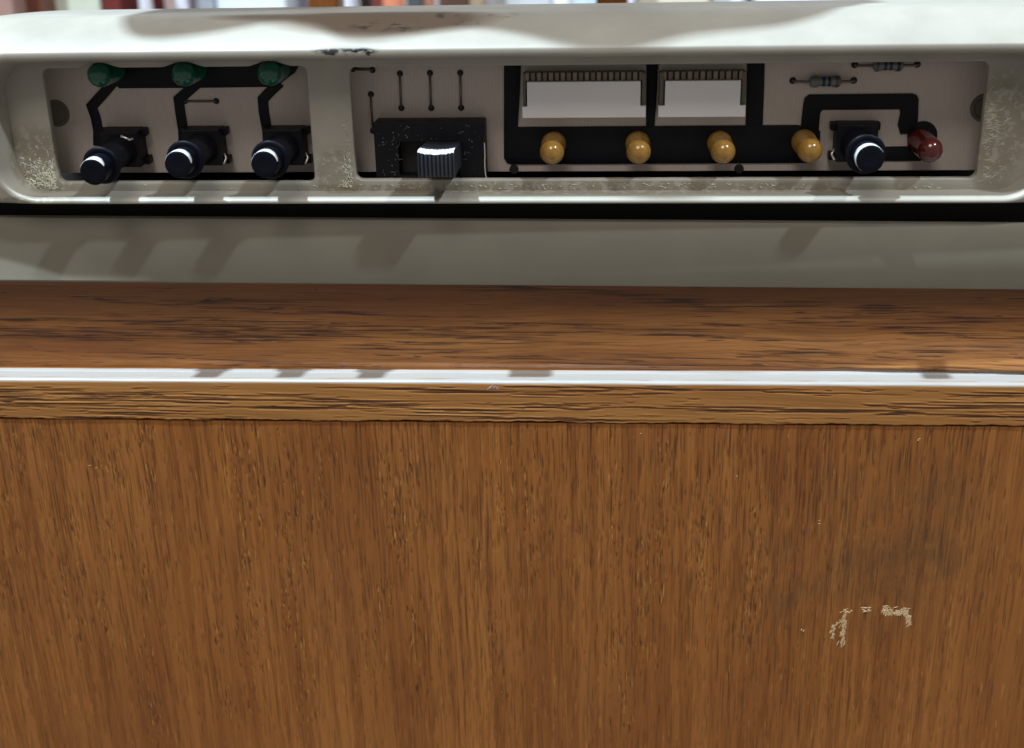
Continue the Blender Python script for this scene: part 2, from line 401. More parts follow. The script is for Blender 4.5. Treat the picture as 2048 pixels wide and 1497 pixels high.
rim = put('housing', b, M_BEIGE, DEV, smooth=True, auto=50)
sub = rim.modifiers.new('round', 'SUBSURF'); sub.levels = sub.render_levels = 2

# --- closed dark inside: back wall and floor behind the board
b = box(-103, 101, 26, 29.5, -15.4, 19.2); box(-103, 101, 2.4, 26, -15.4, -14.9, b); box(-103, 101, 2.4, 26, 18.6, 19.2, b)
put('inner_case', b, M_DARK, DEV)

# --- lower case
b = bmesh.new(); pr = [(40, -25.5), (1.0, -25.5), (0.6, -20.9), (-0.2, -19.9), (-1.3, -19.45), (-2.2, -19.75), (-2.6, -20.7), (-2.75, -26), (-2.9, -32.9), (-2.7, -33.3), (-1.7, -33.6), (40, -33.6)]
rows = []
for x in np.linspace(-135, 130, 14):
    rows.append([b.verts.new((x, y + (-0.011 * x if y < 5 and z > -31 else 0), z - (0.0045 * x if z < -18.5 and y < 5 else 0))) for y, z in pr])
for A, B in zip(rows, rows[1:]):
    for i in range(len(pr)): j = (i + 1) % len(pr); b.faces.new((A[i], A[j], B[j], B[i]))
b.faces.new(rows[0]); b.faces.new(rows[-1][::-1])
bmesh.ops.recalc_face_normals(b, faces=b.faces)
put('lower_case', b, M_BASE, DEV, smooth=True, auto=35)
put('spacer', box(-125, 122, 7, 28, -25.4, -15.3), M_DARK, DEV)

# --- lifted paint flakes and scratches round the windows
b = bmesh.new()
def flake(b, x, z, L, ang, y=-0.02, hgt=0.16, wd=0.12):
    n = 5; ca, sa = math.cos(ang), math.sin(ang); pts = []
    bow = random.uniform(-0.35, 0.35) * L
    for i in range(n):
        t = i / (n - 1) - 0.5
        px = x + ca * t * L - sa * bow * (0.25 - t * t); pz = z + sa * t * L + ca * bow * (0.25 - t * t)
        k_ = 1 - abs(2 * t) ** 2 * 0.8
        pts.append((px, pz, k_))
    A = []; 
    for px, pz, k_ in pts:
        w2 = wd * k_ * random.uniform(0.6, 1.3)
        A.append((b.verts.new((px - sa * w2, y, pz + ca * w2)), b.verts.new((px, y - hgt * k_ * random.uniform(0.5, 1.2), pz)), b.verts.new((px + sa * w2, y, pz - ca * w2))))
    for P, Q in zip(A, A[1:]):
        b.faces.new((P[0], Q[0], Q[1], P[1])); b.faces.new((P[1], Q[1], Q[2], P[2]))
rnd = random.Random(5)
for _ in range(250):
    x = -95.9 - abs(rnd.gauss(0, 4.2)); z = -13.4 + abs(rnd.gauss(0, 4.0))
    if x < -103 or z > -1: continue
    flake(b, x, z, rnd.uniform(0.3, 1.0) * rnd.choice((1, 1, 1.7)), rnd.choice((0.2, 1.4, 1.6, 2.7)) + rnd.gauss(0, 0.4), wd=rnd.uniform(0.04, 0.2))
for _ in range(110):
    x = -33.2 - abs(rnd.gauss(0, 1.1)); z = -13.2 + abs(rnd.gauss(0, 5.0))
    if z > 3 or x < -37: continue
    flake(b, x, z, rnd.uniform(0.3, 1.1), rnd.choice((0.1, 1.5, 1.6, 2.3)) + rnd.gauss(0, 0.35), wd=rnd.uniform(0.05, 0.11))
for _ in range(130):
    x = rnd.uniform(-44, 60) if rnd.random() < 0.8 else rnd.uniform(-102, 92); z = rnd.uniform(-13.6, -12.5)
    flake(b, x, z, rnd.uniform(0.3, 1.0), rnd.gauss(0.0, 0.5), wd=rnd.uniform(0.04, 0.10))
for _ in range(95):
    x = 92.8 + abs(rnd.gauss(0, 1.7)); z = rnd.uniform(-12.8, 6) if rnd.random() < 0.4 else rnd.gauss(-1, 3.4)
    if x > 101: continue
    flake(b, x, z, rnd.uniform(0.4, 2.0), rnd.gauss(0.15, 0.35), wd=rnd.uniform(0.05, 0.12))
fl = put('paint_flakes', b, M_FLAKE, plate_o); fl['kind'] = 'stuff'

# ================================================================== circuit board and what is soldered to it
YB = 8.0
PCB = put('circuit_board', plate([rrect(-101, 99.5, -11.75, 18.5, 0.6)], YB, YB + 1.6, 0.0), M_PCB, DEV)
def pxl(pts, Y=YB): return [at(x, y, Y) for x, y in pts]
def strip_poly(pts, w):
    """outline of a ribbon of width w along pts (x,z)"""
    L, Rr = [], []
    for i, p in enumerate(pts):
        a = pts[max(i - 1, 0)]; c = pts[min(i + 1, len(pts) - 1)]
        d1 = Vector((p[0] - a[0], p[1] - a[1])); d2 = Vector((c[0] - p[0], c[1] - p[1]))
        d = ((d1.normalized() if d1.length else d2.normalized()) + (d2.normalized() if d2.length else d1.normalized())).normalized()
        nrm = Vector((-d.y, d.x)); kf = 1.0
        if d1.length and d2.length: kf = 1 / max(0.6, abs(nrm.dot(Vector((-d1.y, d1.x)).normalized())))
        L.append((p[0] + nrm.x * w / 2 * kf, p[1] + nrm.y * w / 2 * kf)); Rr.append((p[0] - nrm.x * w / 2 * kf, p[1] - nrm.y * w / 2 * kf))
    return L + Rr[::-1]
def disc_poly(c, r, n=28): return [(c[0] + r * math.cos(2 * math.pi * i / n), c[1] + r * math.sin(2 * math.pi * i / n)) for i in range(n)]
tl = 0
def trace(loop, th=0.30):
    global tl
    tl += 1
    return put('trace', plate([loop], YB - th - 0.006 * (tl % 9), YB - 0.02, 0.06, 1), M_TRACE, PCB, smooth=True, auto=40)
GX, BX, GZ, BZ = (-83.5, -66.05, -48.5), (-82.3, -65.0, -47.65), 10.0, -5.6
# left window: bar under the green lights, ribbons down to the buttons
bar = [(GX[0], 12.6), (GX[0] - 2.6, 11), (GX[0] - 2.7, 9), (GX[0] - 1, 7.4)] + pxl([(240, 177), (400, 176), (552, 174)]) + [(GX[2] + 3.3, 9.0), (GX[2] + 5.0, 11.6), (GX[2] + 5.2, 16), (GX[0], 16)]
trace(bar)
for pts in ([(226, 165), (205, 190), (184, 213), (192, 236), (197, 262), (197, 292)], [(396, 166), (374, 185), (358, 199), (361, 225), (367, 262), (368, 292)], [(560, 165), (540, 184), (526, 199), (528, 225), (535, 262), (537, 292)]):
    trace(strip_poly(pxl(pts), 2.15))
# right window
trace(pxl([(1008, 100), (1043, 100), (1040, 180), (1036, 254), (1596, 250), (1640, 262), (1640, 312), (1618, 326), (1024, 329), (1014, 326), (1008, 316)]))
trace(pxl([(1294, 100), (1317, 100), (1314, 180), (1309, 256), (1292, 256), (1293, 180)]))
trace(pxl([(1495, 100), (1530, 100), (1528, 180), (1525, 254), (1491, 254), (1493, 180)]))
trace(pxl([(1600, 262), (1606, 210), (1609, 196), (1618, 189), (1824, 187), (1833, 190), (1837, 198), (1835, 248), (1832, 268), (1800, 268), (1795, 250), (1800, 228), (1799, 219), (1645, 220), (1640, 226), (1637, 262)]))
trace(disc_poly(at(1844, 272, YB), 3.0))
trace(pxl([(1748, 294), (1840, 292), (1842, 322), (1748, 322)]))
# bare wire jumpers
def jumper(p0, p1, Y=YB):
    a, c = at(*p0, Y), at(*p1, Y)
    b = tube([(a[0], Y + 0.3, a[1]), (a[0], Y - 0.35, a[1]), (c[0], Y - 0.35, c[1]), (c[0], Y + 0.3, c[1])], 0.24)
    o = put('jumper_wire', b, M_WIRE, PCB, smooth=True)
    for q in (a, c):
        put('solder_hole', lathe([(0, -0.05), (0.42, -0.05), (0.62, -0.12), (0.66, 0.02)], 18), M_DARK, o, loc=(q[0], Y - 0.03, q[1]))
for x0, y0, x1, y1 in ((800, 147.5, 802.8, 216.5), (860, 146.5, 862.5, 216.5), (920.5, 146, 922.3, 216), (370, 202.5, 432.5, 202.5), (706, 138, 745, 140.5), (742, 189, 746, 262)):
    jumper((x0, y0), (x1, y1))
for px, py in ((113, 227), (1969, 216)):
    c = at(px, py, YB)
    put('mounting_hole', lathe([(0, -0.05), (1.9, -0.06), (2.1, -0.25), (2.75, -0.25), (2.85, 0.0)], 32), make_plain('worn_dark_grommet', (0.13, 0.115, 0.10), 0.5), PCB, loc=(c[0], YB - 0.03, c[1]), smooth=True, auto=30)
for px, py in ((1028, 339), (1478, 338)):
    c = at(px, py, YB)
    put('edge_notch', plate([disc_poly((0, 0), 1.0, 14)], -0.12, -0.02), M_DARK, PCB, loc=(c[0], YB, c[1]))

# resistors
def resistor(h0, h1, b0, b1, mid, bands):
    a, c = at(*h0, YB), at(*h1, YB); zz = (a[1] + c[1]) / 2; Yc = YB - 1.35
    x0 = at(b0, mid, Yc)[0]; x1 = at(b1, mid, Yc)[0]; L = x1 - x0; cx = (x0 + x1) / 2
    lead = tube([(a[0], YB + 0.2, a[1]), (a[0], Yc + 0.3, a[1]), (a[0] + 0.4, Yc, zz), (cx, Yc, zz), (c[0] - 0.4, Yc, zz), (c[0], Yc + 0.3, c[1]), (c[0], YB + 0.2, c[1])], 0.27)
    o = put('resistor', lead, M_WIRE, PCB, smooth=True)
    pf = [(0.0, -L / 2), (0.6, -L / 2), (1.08, -L / 2 + 0.35), (1.15, -L / 2 + 0.9), (1.1, -L / 2 + 1.5), (0.92, -L / 2 + 2.0), (0.92, L / 2 - 2.0), (1.1, L / 2 - 1.5), (1.15, L / 2 - 0.9), (1.08, L / 2 - 0.35), (0.6, L / 2), (0.0, L / 2)]
    put('resistor_body', lathe(pf, 24, 'X'), M_RES, o, loc=(cx, Yc, zz), smooth=True)
    for t, w2, mt in bands:
        rr = 1.18 if abs(t) > 0.27 else 0.96
        put('colour_band', lathe([(rr - 0.1, -w2), (rr, -w2), (rr, w2), (rr - 0.1, w2)], 24, 'X'), mt, o, loc=(cx + t * L, Yc, zz), smooth=True, auto=40)
    for q in (a, c):
        put('solder_hole', lathe([(0, -0.05), (0.5, -0.05), (0.66, -0.12), (0.7, 0.02)], 18), M_DARK, o, loc=(q[0], YB - 0.03, q[1]))
resistor((1585.6, 161.7), (1707.4, 161.2), 1619, 1682, 164, [(-0.06, 0.28, M_BAND_B), (0.12, 0.28, M_BAND_B), (0.36, 0.34, M_BAND_R), (-0.32, 0.25, M_BAND_Y)])
resistor((1709.5, 130), (1834.5, 129), 1746, 1806, 133, [(-0.10, 0.26, M_BAND_B), (0.08, 0.26, M_BAND_B), (0.33, 0.3, M_BAND_B), (-0.36, 0.25, M_BAND_R)])

# white connectors hanging on the board
def connector(xl, xr, wl, wr, n):
    """xl/xr: px of the narrow front block, wl/wr of its wide foot"""
    Yf = 2.6
    zt = at(1200, 131, 5.4)[1]; zb = at(1200, 236, Yf)[1]; zm = at(1200, 213, Yf)[1]; zu = at(1200, 163.5, Yf)[1]
    X0, X1 = at(xl, 190, Yf)[0], at(xr, 190, Yf)[0]; W0, W1 = at(wl, 225, Yf)[0], at(wr, 225, Yf)[0]
    o = put('connector', plate([[(W0, zb), (W1, zb), (W1, zm), (X1, zm), (X1, zu), (X0, zu), (X0, zm), (W0, zm)]], Yf, YB - 0.4, 0.12), M_CREAM, PCB, smooth=True, auto=35)
    put('connector_shroud', box(W0 + 0.1, W1 - 0.1, 5.6, YB - 0.4, zu - 0.3, zt + 4.5, bw=0.12), M_SHROUD, o)
    for (s0, s1) in ((W0 + 0.15, X0 - 0.25), (X1 + 0.25, W1 - 0.15)):
        put('side_latch', box(s0, s1, 3.2, YB - 0.5, zm + 0.15, zu + 1.6, bw=0.1), M_AGED2, o)
    pitch = (W1 - W0 - 0.8) / n
    for i in range(n):
        xc = W0 + 0.4 + pitch * (i + 0.5)
        bm_ = box(-pitch * 0.37, pitch * 0.37, 3.3, 5.6, zu + 0.05, zu + 1.75, bw=0.1, seg=1)
        put('contact', bm_, M_AGED if i % 2 else M_CONT, o, loc=(xc, 0, 0))
connector(1054, 1281, 1044.6, 1291.5, 20)
connector(1330, 1481, 1316.5, 1491, 13)

# lights
def led(name_mat, x, z, tip, r=2.45, loc_base=None, lab=None, tilt=0):
    Lb = YB - tip
    pf = [(0, -Lb)] + [(r * math.sin(R(a)), -Lb + r * (1 - math.cos(R(a)))) for a in (12, 24, 36, 48, 60, 72, 82, 90)] + [(r * 1.01, -1.1), (r * 1.03, -1.05), (r * 1.03, -0.25), (0, -0.25)]
    o = put('indicator_light', lathe(pf, 40), name_mat, DEV, loc=(x, YB, z), smooth=True, auto=50, label=lab)
    return o
for x, nm in zip(GX, ('leftmost', 'middle', 'rightmost')): led(M_GREEN, x, GZ, -2.2, lab=nm + ' unlit green light above its push button')
def led_copy(src, x, z):
    o = src.copy(); sc.collection.objects.link(o); o.location = ((x) * S, YB * S, (z + 33.4) * S); return o
AM = led(M_AMBER, 8.0, -5.85, -3.4, lab='unlit amber light, first from the slide switch')
for x, z, wd_ in ((25.3, -5.85, 'second'), (42.0, -5.85, 'third'), (59.0, -5.7, 'fourth')):
    o = led_copy(AM, x, z); o['label'] = 'unlit amber light, %s from the slide switch' % wd_
led(M_RED, 82.2, -5.7, -3.4, lab='unlit dark red light beside the single push button')

# push buttons
def button(x, z, tip, name, spin, flip=1):
    Lb = YB - tip
    b = box(-4.0, 4.0, -5.2, -0.3, -3.6, 3.9, bw=0.25)
    for sx in (-1, 1):
        for sz in (-1, 1): box(sx * 4.35 - 0.55, sx * 4.35 + 0.55, -2.6, -0.2, sz * 3.0 - 0.8, sz * 3.0 + 0.8, b, bw=0.2)
    base = put('push_button', b, M_BLACK2, DEV, loc=(x, YB, z), label=name)
    put('button_neck', lathe([(3.3, -4.9), (3.3, -6.0), (2.9, -6.6), (2.9, -(Lb - 5.2))], 40), M_BLACK2, base, loc=(x, YB, z), smooth=True, auto=40)
    f0 = -(Lb - 4.6)
    put('flange', lathe([(0, f0 + 1.0), (3.3, f0 + 1.0), (3.75, f0 + 0.75), (3.85, f0 + 0.25), (3.72, f0), (3.3, f0 - 0.12), (2.7, f0 - 0.02), (0, f0)], 48), M_BLACK, base, loc=(x, YB, z), smooth=True, auto=50)
    put('button_cap', lathe([(2.66, f0 + 0.2), (2.64, -Lb + 0.2), (2.58, -Lb + 0.05), (2.45, -Lb), (1.2, -Lb + 0.12), (0, -Lb + 0.16)], 48), M_BLACK, base, loc=(x, YB, z), smooth=True, auto=50)
    # white painted band on the upper side of the cap
    bb = bmesh.new(); n = 30; rows = []
    for i in range(n + 1):
        t = i / n; a = R(spin[0] + (spin[1] - spin[0]) * t)
        w_ = 1.9 * (math.sin(math.pi * min(max(t, 0.0), 1.0)) ** 0.45) + 0.03 + 0.06 * math.sin(t * 37)
        y0 = -Lb + 0.2
        rows.append((bb.verts.new((2.655 * math.cos(a), y0, 2.655 * math.sin(a))), bb.verts.new((2.69 * math.cos(a), y0 + 0.03, 2.69 * math.sin(a))),
                     bb.verts.new((2.70 * math.cos(a), y0 + w_, 2.70 * math.sin(a))), bb.verts.new((2.64 * math.cos(a), y0 + w_ + 0.02, 2.64 * math.sin(a)))))
    for A, B in zip(rows, rows[1:]):
        for q in range(3): bb.faces.new((A[q], A[q + 1], B[q + 1], B[q]))
    bmesh.ops.recalc_face_normals(bb, faces=bb.faces)
    put('white_marking', bb, M_WHITE, base, loc=(x, YB, z), smooth=True)
    s = 4.1 * flip
    cl = tube([(s * 0.85, -4.6, 2.6), (s * 0.6, -5.6, 2.4), (s * 0.2, -5.9, 3.3)], 0.28, 6) if name.startswith('left') else \
        tube([(s, -3.2, -1.4), (s * 1.12, -3.6, -2.3), (s * 1.02, -4.0, -3.3), (s * 0.72, -4.2, -3.5)], 0.26, 6)
    put('spring_clip', cl, M_SPRING, base, loc=(x, YB, z), smooth=True)
    return base
B1 = button(BX[0], BZ, -12.9, 'leftmost black push button of the three under the green lights', (28, 160))
B1.rotation_euler.x = R(4.0)
button(BX[1], BZ, -12.7, 'middle black push button of the three under the green lights', (5, 165))
button(BX[2], BZ, -12.9, 'right black push button of the three under the green lights', (12, 168))
button(68.8, BZ + 0.3, -11.3, 'single black push button between amber and red light', (30, 235), -1)

# slide switch
zt = at(850, 245, 2.3)[1]; SX0, SX1 = at(746, 245, 2.3)[0], at(968, 245, 2.3)[0]
hx0, hx1 = at(797, 300, 2.3)[0], at(918, 300, 2.3)[0]; hz0, hz1 = at(850, 352, 2.3)[1], at(850, 284, 2.3)[1]
pl = plate([rrect(SX0, SX1, -13.6, zt, 0.3, 3), rrect(hx0, hx1, hz0, hz1, 0.2, 2)[::-1]], 2.3, YB - 0.4, 0.15)
SW = put('slide_switch', pl, M_BLACK2, DEV, label='black slide switch with ribbed handle at the right end of its slot', loc=(0, 0, 0))
put('slot_floor', box(hx0 - 0.5, hx1 + 0.5, 5.8, 6.6, hz0 - 0.5, hz1 + 0.5), M_DARK, SW)
HY = -11.5; H0, H1 = at(835.5, 330, HY)[0], at(908.5, 330, HY)[0]; HZ1 = at(870, 302.5, HY)[1]; HZ0 = at(870, 356, HY)[1]
# handle: nine ribs on the front, saddle-shaped top
b = bmesh.new(); nx = 73; rows = []; ww = H1 - H0
for i in range(nx):
    t = i / (nx - 1); x = H0 + ww * t; sag = -0.42 * (1 - (2 * t - 1) ** 2)
    rib = 0.0 if t < 0.02 or t > 0.98 else 0.30 * (1 - abs(math.sin(math.pi * t * 8.5)) ** 0.6)
    rib = 0.42 * (0.5 - 0.5 * math.cos(2 * math.pi * t * 9)) ** 1.6
    yf = HY + rib
    rows.append([b.verts.new(p) for p in ((x, 5.8, HZ1 - 0.95), (x, 1.5, HZ1 + sag * 0.5 - 0.8), (x, HY + 1.0, HZ1 + sag), (x, HY + 0.25 + rib * 0.5, HZ1 + sag - 0.05), (x, yf, HZ1 + sag - 0.35), (x, yf - 0.05, (HZ0 + HZ1) / 2), (x, yf, HZ0 + 0.3), (x, HY + 0.3, HZ0), (x, 5.8, HZ0 - 0.4))])
for A, B in zip(rows, rows[1:]):
    for i in range(8): b.faces.new((A[i], A[i + 1], B[i + 1], B[i]))
b.faces.new(rows[0]); b.faces.new(rows[-1][::-1]); bmesh.ops.recalc_face_normals(b, faces=b.faces)
HD = put('handle', b, make_plain('ribbed_handle_plastic', (0.022, 0.025, 0.033), 0.35, bumpd=0.03, spec=0.5), SW, smooth=True, auto=32)
b = bmesh.new(); rows = []
for i in range(31):
    t = i / 30; x = H0 + 0.05 + (ww - 0.1) * t; sag = -0.42 * (1 - (2 * t - 1) ** 2)
    e = 0.08 * math.sin(t * 61) + 0.05 * math.sin(t * 23); rib = 0.42 * (0.5 - 0.5 * math.cos(2 * math.pi * t * 9)) ** 1.6
    rows.append([b.verts.new(p) for p in ((x, HY + 3.4 + e * 3, HZ1 + sag * 0.86 - 0.10), (x, HY + 1.0, HZ1 + sag + 0.035), (x, HY + 0.20 + rib * 0.5, HZ1 + sag - 0.02), (x, HY - 0.06 + rib, HZ1 + sag - 0.30 + e))])
for A, B in zip(rows, rows[1:]):
    for i in range(3): b.faces.new((A[i], A[i + 1], B[i + 1], B[i]))
bmesh.ops.recalc_face_normals(b, faces=b.faces)
put('white_marking', b, M_WHITE, HD, smooth=True)
# dust and lint on the switch
b = bmesh.new(); rnd = random.Random(3)
for _ in range(70):
    x = rnd.uniform(SX0 + 0.5, SX1 - 0.5); z = rnd.uniform(-11.5, zt - 0.6)
    if hx0 - 0.1 < x < hx1 + 0.1 and hz0 - 0.1 < z < hz1 + 0.1: continue
    q = rnd.uniform(0.02, 0.075); box(x - q, x + q, 2.22, 2.3, z - q, z + q * 1.5, b)
def lint(p, n=9, st=0.55, y=2.2, r=0.028):
    x, z = p; a = rnd.uniform(0, 6.28); pts = []
    for _ in range(n): pts.append((x, y + rnd.uniform(-0.1, 0.05), z)); a += rnd.gauss(0, 0.9); x += st * math.cos(a); z += st * math.sin(a)
    tube(pts, r, 5, b)
for p in ((-25, -4.2), (-24, -5.5), (-23.6, -7.5), (-26.8, -5), (-22.3, -1.9), (-11.2, -2.6), (-9.6, -8), (-10.4, -7), (-27, -10), (-25.5, -10.5)): lint(p, 6, 0.3, r=0.02)
put('lint', b, make_plain('pale_lint', (0.30, 0.31, 0.33), 0.8), SW)['kind'] = 'stuff'
e = at(970, 290, 2.3)
b = tube([(at(px_, py_, 2.2)[0], 2.1, at(px_, py_, 2.2)[1]) for px_, py_ in ((969, 286), (969.5, 298), (970, 312), (969.5, 322), (970, 336), (971, 348), (973, 358))], 0.12, 6)
put('hair_strand', b, make_plain('pale_thread', (0.5, 0.5, 0.46), 0.7), SW)

# ================================================================== the wooden cabinet
CAB = root('wooden_cabinet', 'worn brown wood cabinet with rounded oak edge moulding under the control unit', 'cabinet', (0, 60, -150))
CAB.rotation_euler = (0, R(-0.26), R(0.0))
def sweep(prof, x0, x1, n, wob=None, closed=True):
    b = bmesh.new(); rows = []
    for i in range(n + 1):
        x = x0 + (x1 - x0) * i / n
        rows.append([b.verts.new((x, y + (wob(x, j, y, z)[0] if wob else 0), z + (wob(x, j, y, z)[1] if wob else 0))) for j, (y, z) in enumerate(prof)])
    m_ = len(prof)
    for A, B in zip(rows, rows[1:]):
        for i in range(m_ if closed else m_ - 1): j = (i + 1) % m_; b.faces.new((A[i], A[j], B[j], B[i]))
    if closed: b.faces.new(rows[0]); b.faces.new(rows[-1][::-1])
    bmesh.ops.recalc_face_normals(b, faces=b.faces); return b
def resample(prof, step):
    out = []
    for (a, c) in zip(prof, prof[1:]):
        L = math.hypot(c[0] - a[0], c[1] - a[1]); n = max(1, int(L / step)) if L < 40 else 1
        for i in range(n): out.append((a[0] + (c[0] - a[0]) * i / n, a[1] + (c[1] - a[1]) * i / n))
    out.append(prof[-1]); return out
def moulding(name, prof, mat, step, amp, shift, lines, jag=None):
    """swept moulding whose front is relieved by the split lines; lines are laid on the unrolled profile"""
    pr_ = resample(prof, step); P2 = np.array(pr_); seg = np.hypot(*np.diff(P2, axis=0).T); arc = np.concatenate([[0], np.cumsum(np.minimum(seg, 40))])
    xs = np.arange(-150, 145.01, 0.22); nu, nv = len(xs), len(pr_)
    tan = np.gradient(P2, axis=0); nrm = np.stack([tan[:, 1], -tan[:, 0]], 1); nrm /= np.linalg.norm(nrm, axis=1)[:, None] + 1e-9
    # field on a regular arc grid, then looked up at the profile points
    dv = 0.1; nf = int(arc[-1] / dv) + 2
    F = grain_field(nu, nf, 0.22, dv, lines(arc)); idx = np.clip((arc / dv).round().astype(int), 0, nf - 1)
    D = F[:, idx]
    up = np.roll(F, -3, axis=1)[:, idx]                             # a lifted lip beside each split
    h = -D * amp + up * amp * 0.55 * (1 - D)
    h[:, seg_mask(pr_)] = 0
    P = np.zeros((nu, nv, 3)); P[:, :, 0] = xs[:, None]
    P[:, :, 1] = P2[None, :, 0] + nrm[None, :, 0] * h; P[:, :, 2] = P2[None, :, 1] + nrm[None, :, 1] * h
    if shift is not None: P[:, :, 1] += shift(xs[:, None], P2[None, :, 0], P2[None, :, 1])
    if jag is not None: P[:, :, 2] += jag(xs[:, None], P2[None, :, 1])
    return put(name, grid_mesh(name, P, {'pore': D}), mat, CAB)
def seg_mask(pr_): return [i for i, (y, z) in enumerate(pr_) if y > 6]
rl = np.random.RandomState(4)
def band_lines(arc_lo, arc_hi, nbands, slopes, per, wlo, whi, Lr, stray):
    out = []
    for _ in range(nbands):
        v0 = rl.uniform(arc_lo, arc_hi); sl = rl.choice(slopes); x0 = rl.uniform(-20, 250); ln = rl.uniform(40, 130); th = rl.uniform(0.3, 1.1)
        ph = rl.uniform(0, 6); am = rl.uniform(0.2, 0.9)
        for _ in range(int(per * ln / 60)):
            t = rl.uniform(0, 1); x = x0 + t * ln; v = v0 + sl * t * ln + am * math.sin(ph + t * 5) + rl.normal() * th * math.sin(math.pi * (0.1 + 0.8 * t))
            out.append((x, v, rl.uniform(*Lr) * rl.choice([0.5, 1, 1, 1.6]), rl.uniform(wlo, whi), rl.uniform(0.55, 1.0), sl * 0.25 + rl.normal() * 0.006, rl.normal() * 0.12))
    for _ in range(stray):
        out.append((rl.uniform(0, 290), rl.uniform(arc_lo, arc_hi), rl.uniform(1.5, 9), rl.uniform(wlo * 0.8, whi * 0.7), rl.uniform(0.25, 0.7), rl.normal() * 0.012, rl.normal() * 0.1))
    return out
ap = [(300, -33.9), (4.2, -33.9), (3.6, -34.1), (3.4, -34.7), (3.1, -42), (2.7, -47), (2.2, -50.8), (1.9, -52.6), (1.3, -53.3), (-1.2, -53.6), (-1.2, -62.6), (300, -62.6)]
def ap_shift(x, y, z):
    cv = np.interp(-z, [44, 47, 49, 50.8, 52.6, 53.3, 53.55], [0, 0.05, 0.15, 0.22, 0.32, 0.21, 0]) * (y < 5)
    f_ = np.clip((x - 5) / 95, 0, 1.2); f_ = f_ * f_ * (3 - 2 * np.minimum(f_, 1))
    w_ = np.interp(-z, [33.9, 35, 42, 50.8, 52.4, 53.1, 53.3], [0, 0.5, 1, 1, 0.7, 0.3, 0]); return -0.010 * x * w_ * (y < 5) - 6.5 * f_ * cv
moulding('apron', ap, M_APRON, 0.2, 0.10, ap_shift,
         lambda arc: band_lines(42, 62, 28, [-0.03, 0.02, 0.03, 0.05, 0.07], 22, 0.07, 0.14, (4, 24), 480))
es = [(-1.2, -62.62), (-6.7, -62.6), (-7.1, -62.35), (-7.15, -58), (-7.1, -54.0), (-6.95, -53.4), (-6.5, -53.14), (-5.9, -53.08), (-4.0, -53.3), (-1.2, -53.6)][::-1]
def es_jag(x, z):
    lo = np.clip((-z - 60.5) / 1.9, 0, 1)
    return lo * (0.10 * np.sin(x * 0.21) + 0.07 * np.sin(x * 0.77) + 0.05 * np.sin(x * 2.1) + 0.10 * (np.sin(x * 0.043 + 2) > 0.6)) + (1 - lo) * 0.015 * np.sin(x * 0.31)
moulding('edge_strip', es, M_STRIP, 0.16, 0.22, None,
         lambda arc: band_lines(6.8, 15.4, 14, [-0.01, 0.0, 0.02, 0.05, 0.065], 15, 0.07, 0.13, (6, 26), 160), es_jag)
# front panel: a dense face carrying pores and torn fibres, on a solid board
xs = np.arange(-137, 124.01, 0.2); zs = np.arange(-62.72, -156.0, -0.42); nz_, nx_ = len(zs), len(xs)
rp = np.random.RandomState(8); dens = lambda x: 0.55 + 0.45 * math.sin(x * 0.05 + 1.2) * math.sin(x * 0.021)
pl_, fl_ = [], []
n_ = 0
while n_ < 13000:
    x = rp.uniform(0, 261)
    if rp.rand() > 0.35 + 0.65 * dens(x): continue
    z = rp.uniform(-6, 93); L = rp.uniform(2, 9) * rp.choice([0.5, 1, 1.8]); n_ += 1
    pl_.append((z, x, L, rp.uniform(0.08, 0.15), rp.uniform(0.12, 0.62) * (1.15 - 0.4 * z / 93), rp.normal() * 0.006, rp.normal() * 0.08))
for _ in range(46):                                                # seams of torn grain running down the board
    x0 = rp.uniform(8, 190); z0 = rp.uniform(0, 70) * rp.rand() ** 0.5; ln = rp.uniform(8, 34)
    for _ in range(int(ln * 1.2)):
        t = rp.rand(); x = x0 + rp.normal() * 1.1 + t * rp.uniform(-0.6, 0.6); z = z0 + t * ln; L = rp.uniform(0.6, 3.2)
        pl_.append((z, x, L, rp.uniform(0.09, 0.17), rp.uniform(0.35, 0.9), rp.normal() * 0.02, 0))
        if rp.rand() < 0.6: fl_.append((z + rp.uniform(-0.4, 0.6), x + rp.choice([-1, 1]) * rp.uniform(0.2, 0.35), L * rp.uniform(0.6, 1.4), rp.uniform(0.07, 0.12), rp.uniform(0.2, 0.9), rp.normal() * 0.03, 0))
for _ in range(1100): fl_.append((rp.uniform(0, 92), rp.uniform(0, 261), rp.uniform(0.8, 5), rp.uniform(0.06, 0.11), rp.uniform(0.15, 0.6), rp.normal() * 0.02, 0))
Dp = grain_field(nz_, nx_, 0.42, 0.2, pl_); Fp = grain_field(nz_, nx_, 0.42, 0.2, fl_)
P = np.zeros((nz_, nx_, 3)); P[:, :, 0] = xs[None, :]; P[:, :, 2] = zs[:, None]
P[:, :, 1] = -6.9 + Dp * 0.16 - Fp * 0.12
fp_me = grid_mesh('front_panel', P, {'pore': Dp, 'fleck': Fp})
fpo = put('front_panel', fp_me, M_PANEL, CAB)
bb = box(-150, 145, -6.7, 6, -320, -62.72); box(-150, 145, -6.9, -6.72, -320, -156.2, bb); box(-150, -137.2, -6.9, -6.72, -156.1, -62.72, bb); box(124.2, 145, -6.9, -6.72, -156.1, -62.72, bb)
put('front_board', bb, M_PANEL, fpo)
put('side_panel', box(-150, -132, 6.05, 300, -320, -62.8), M_PANEL, CAB)
put('side_panel', box(127, 145, 6.05, 300, -320, -62.8), M_PANEL, CAB)
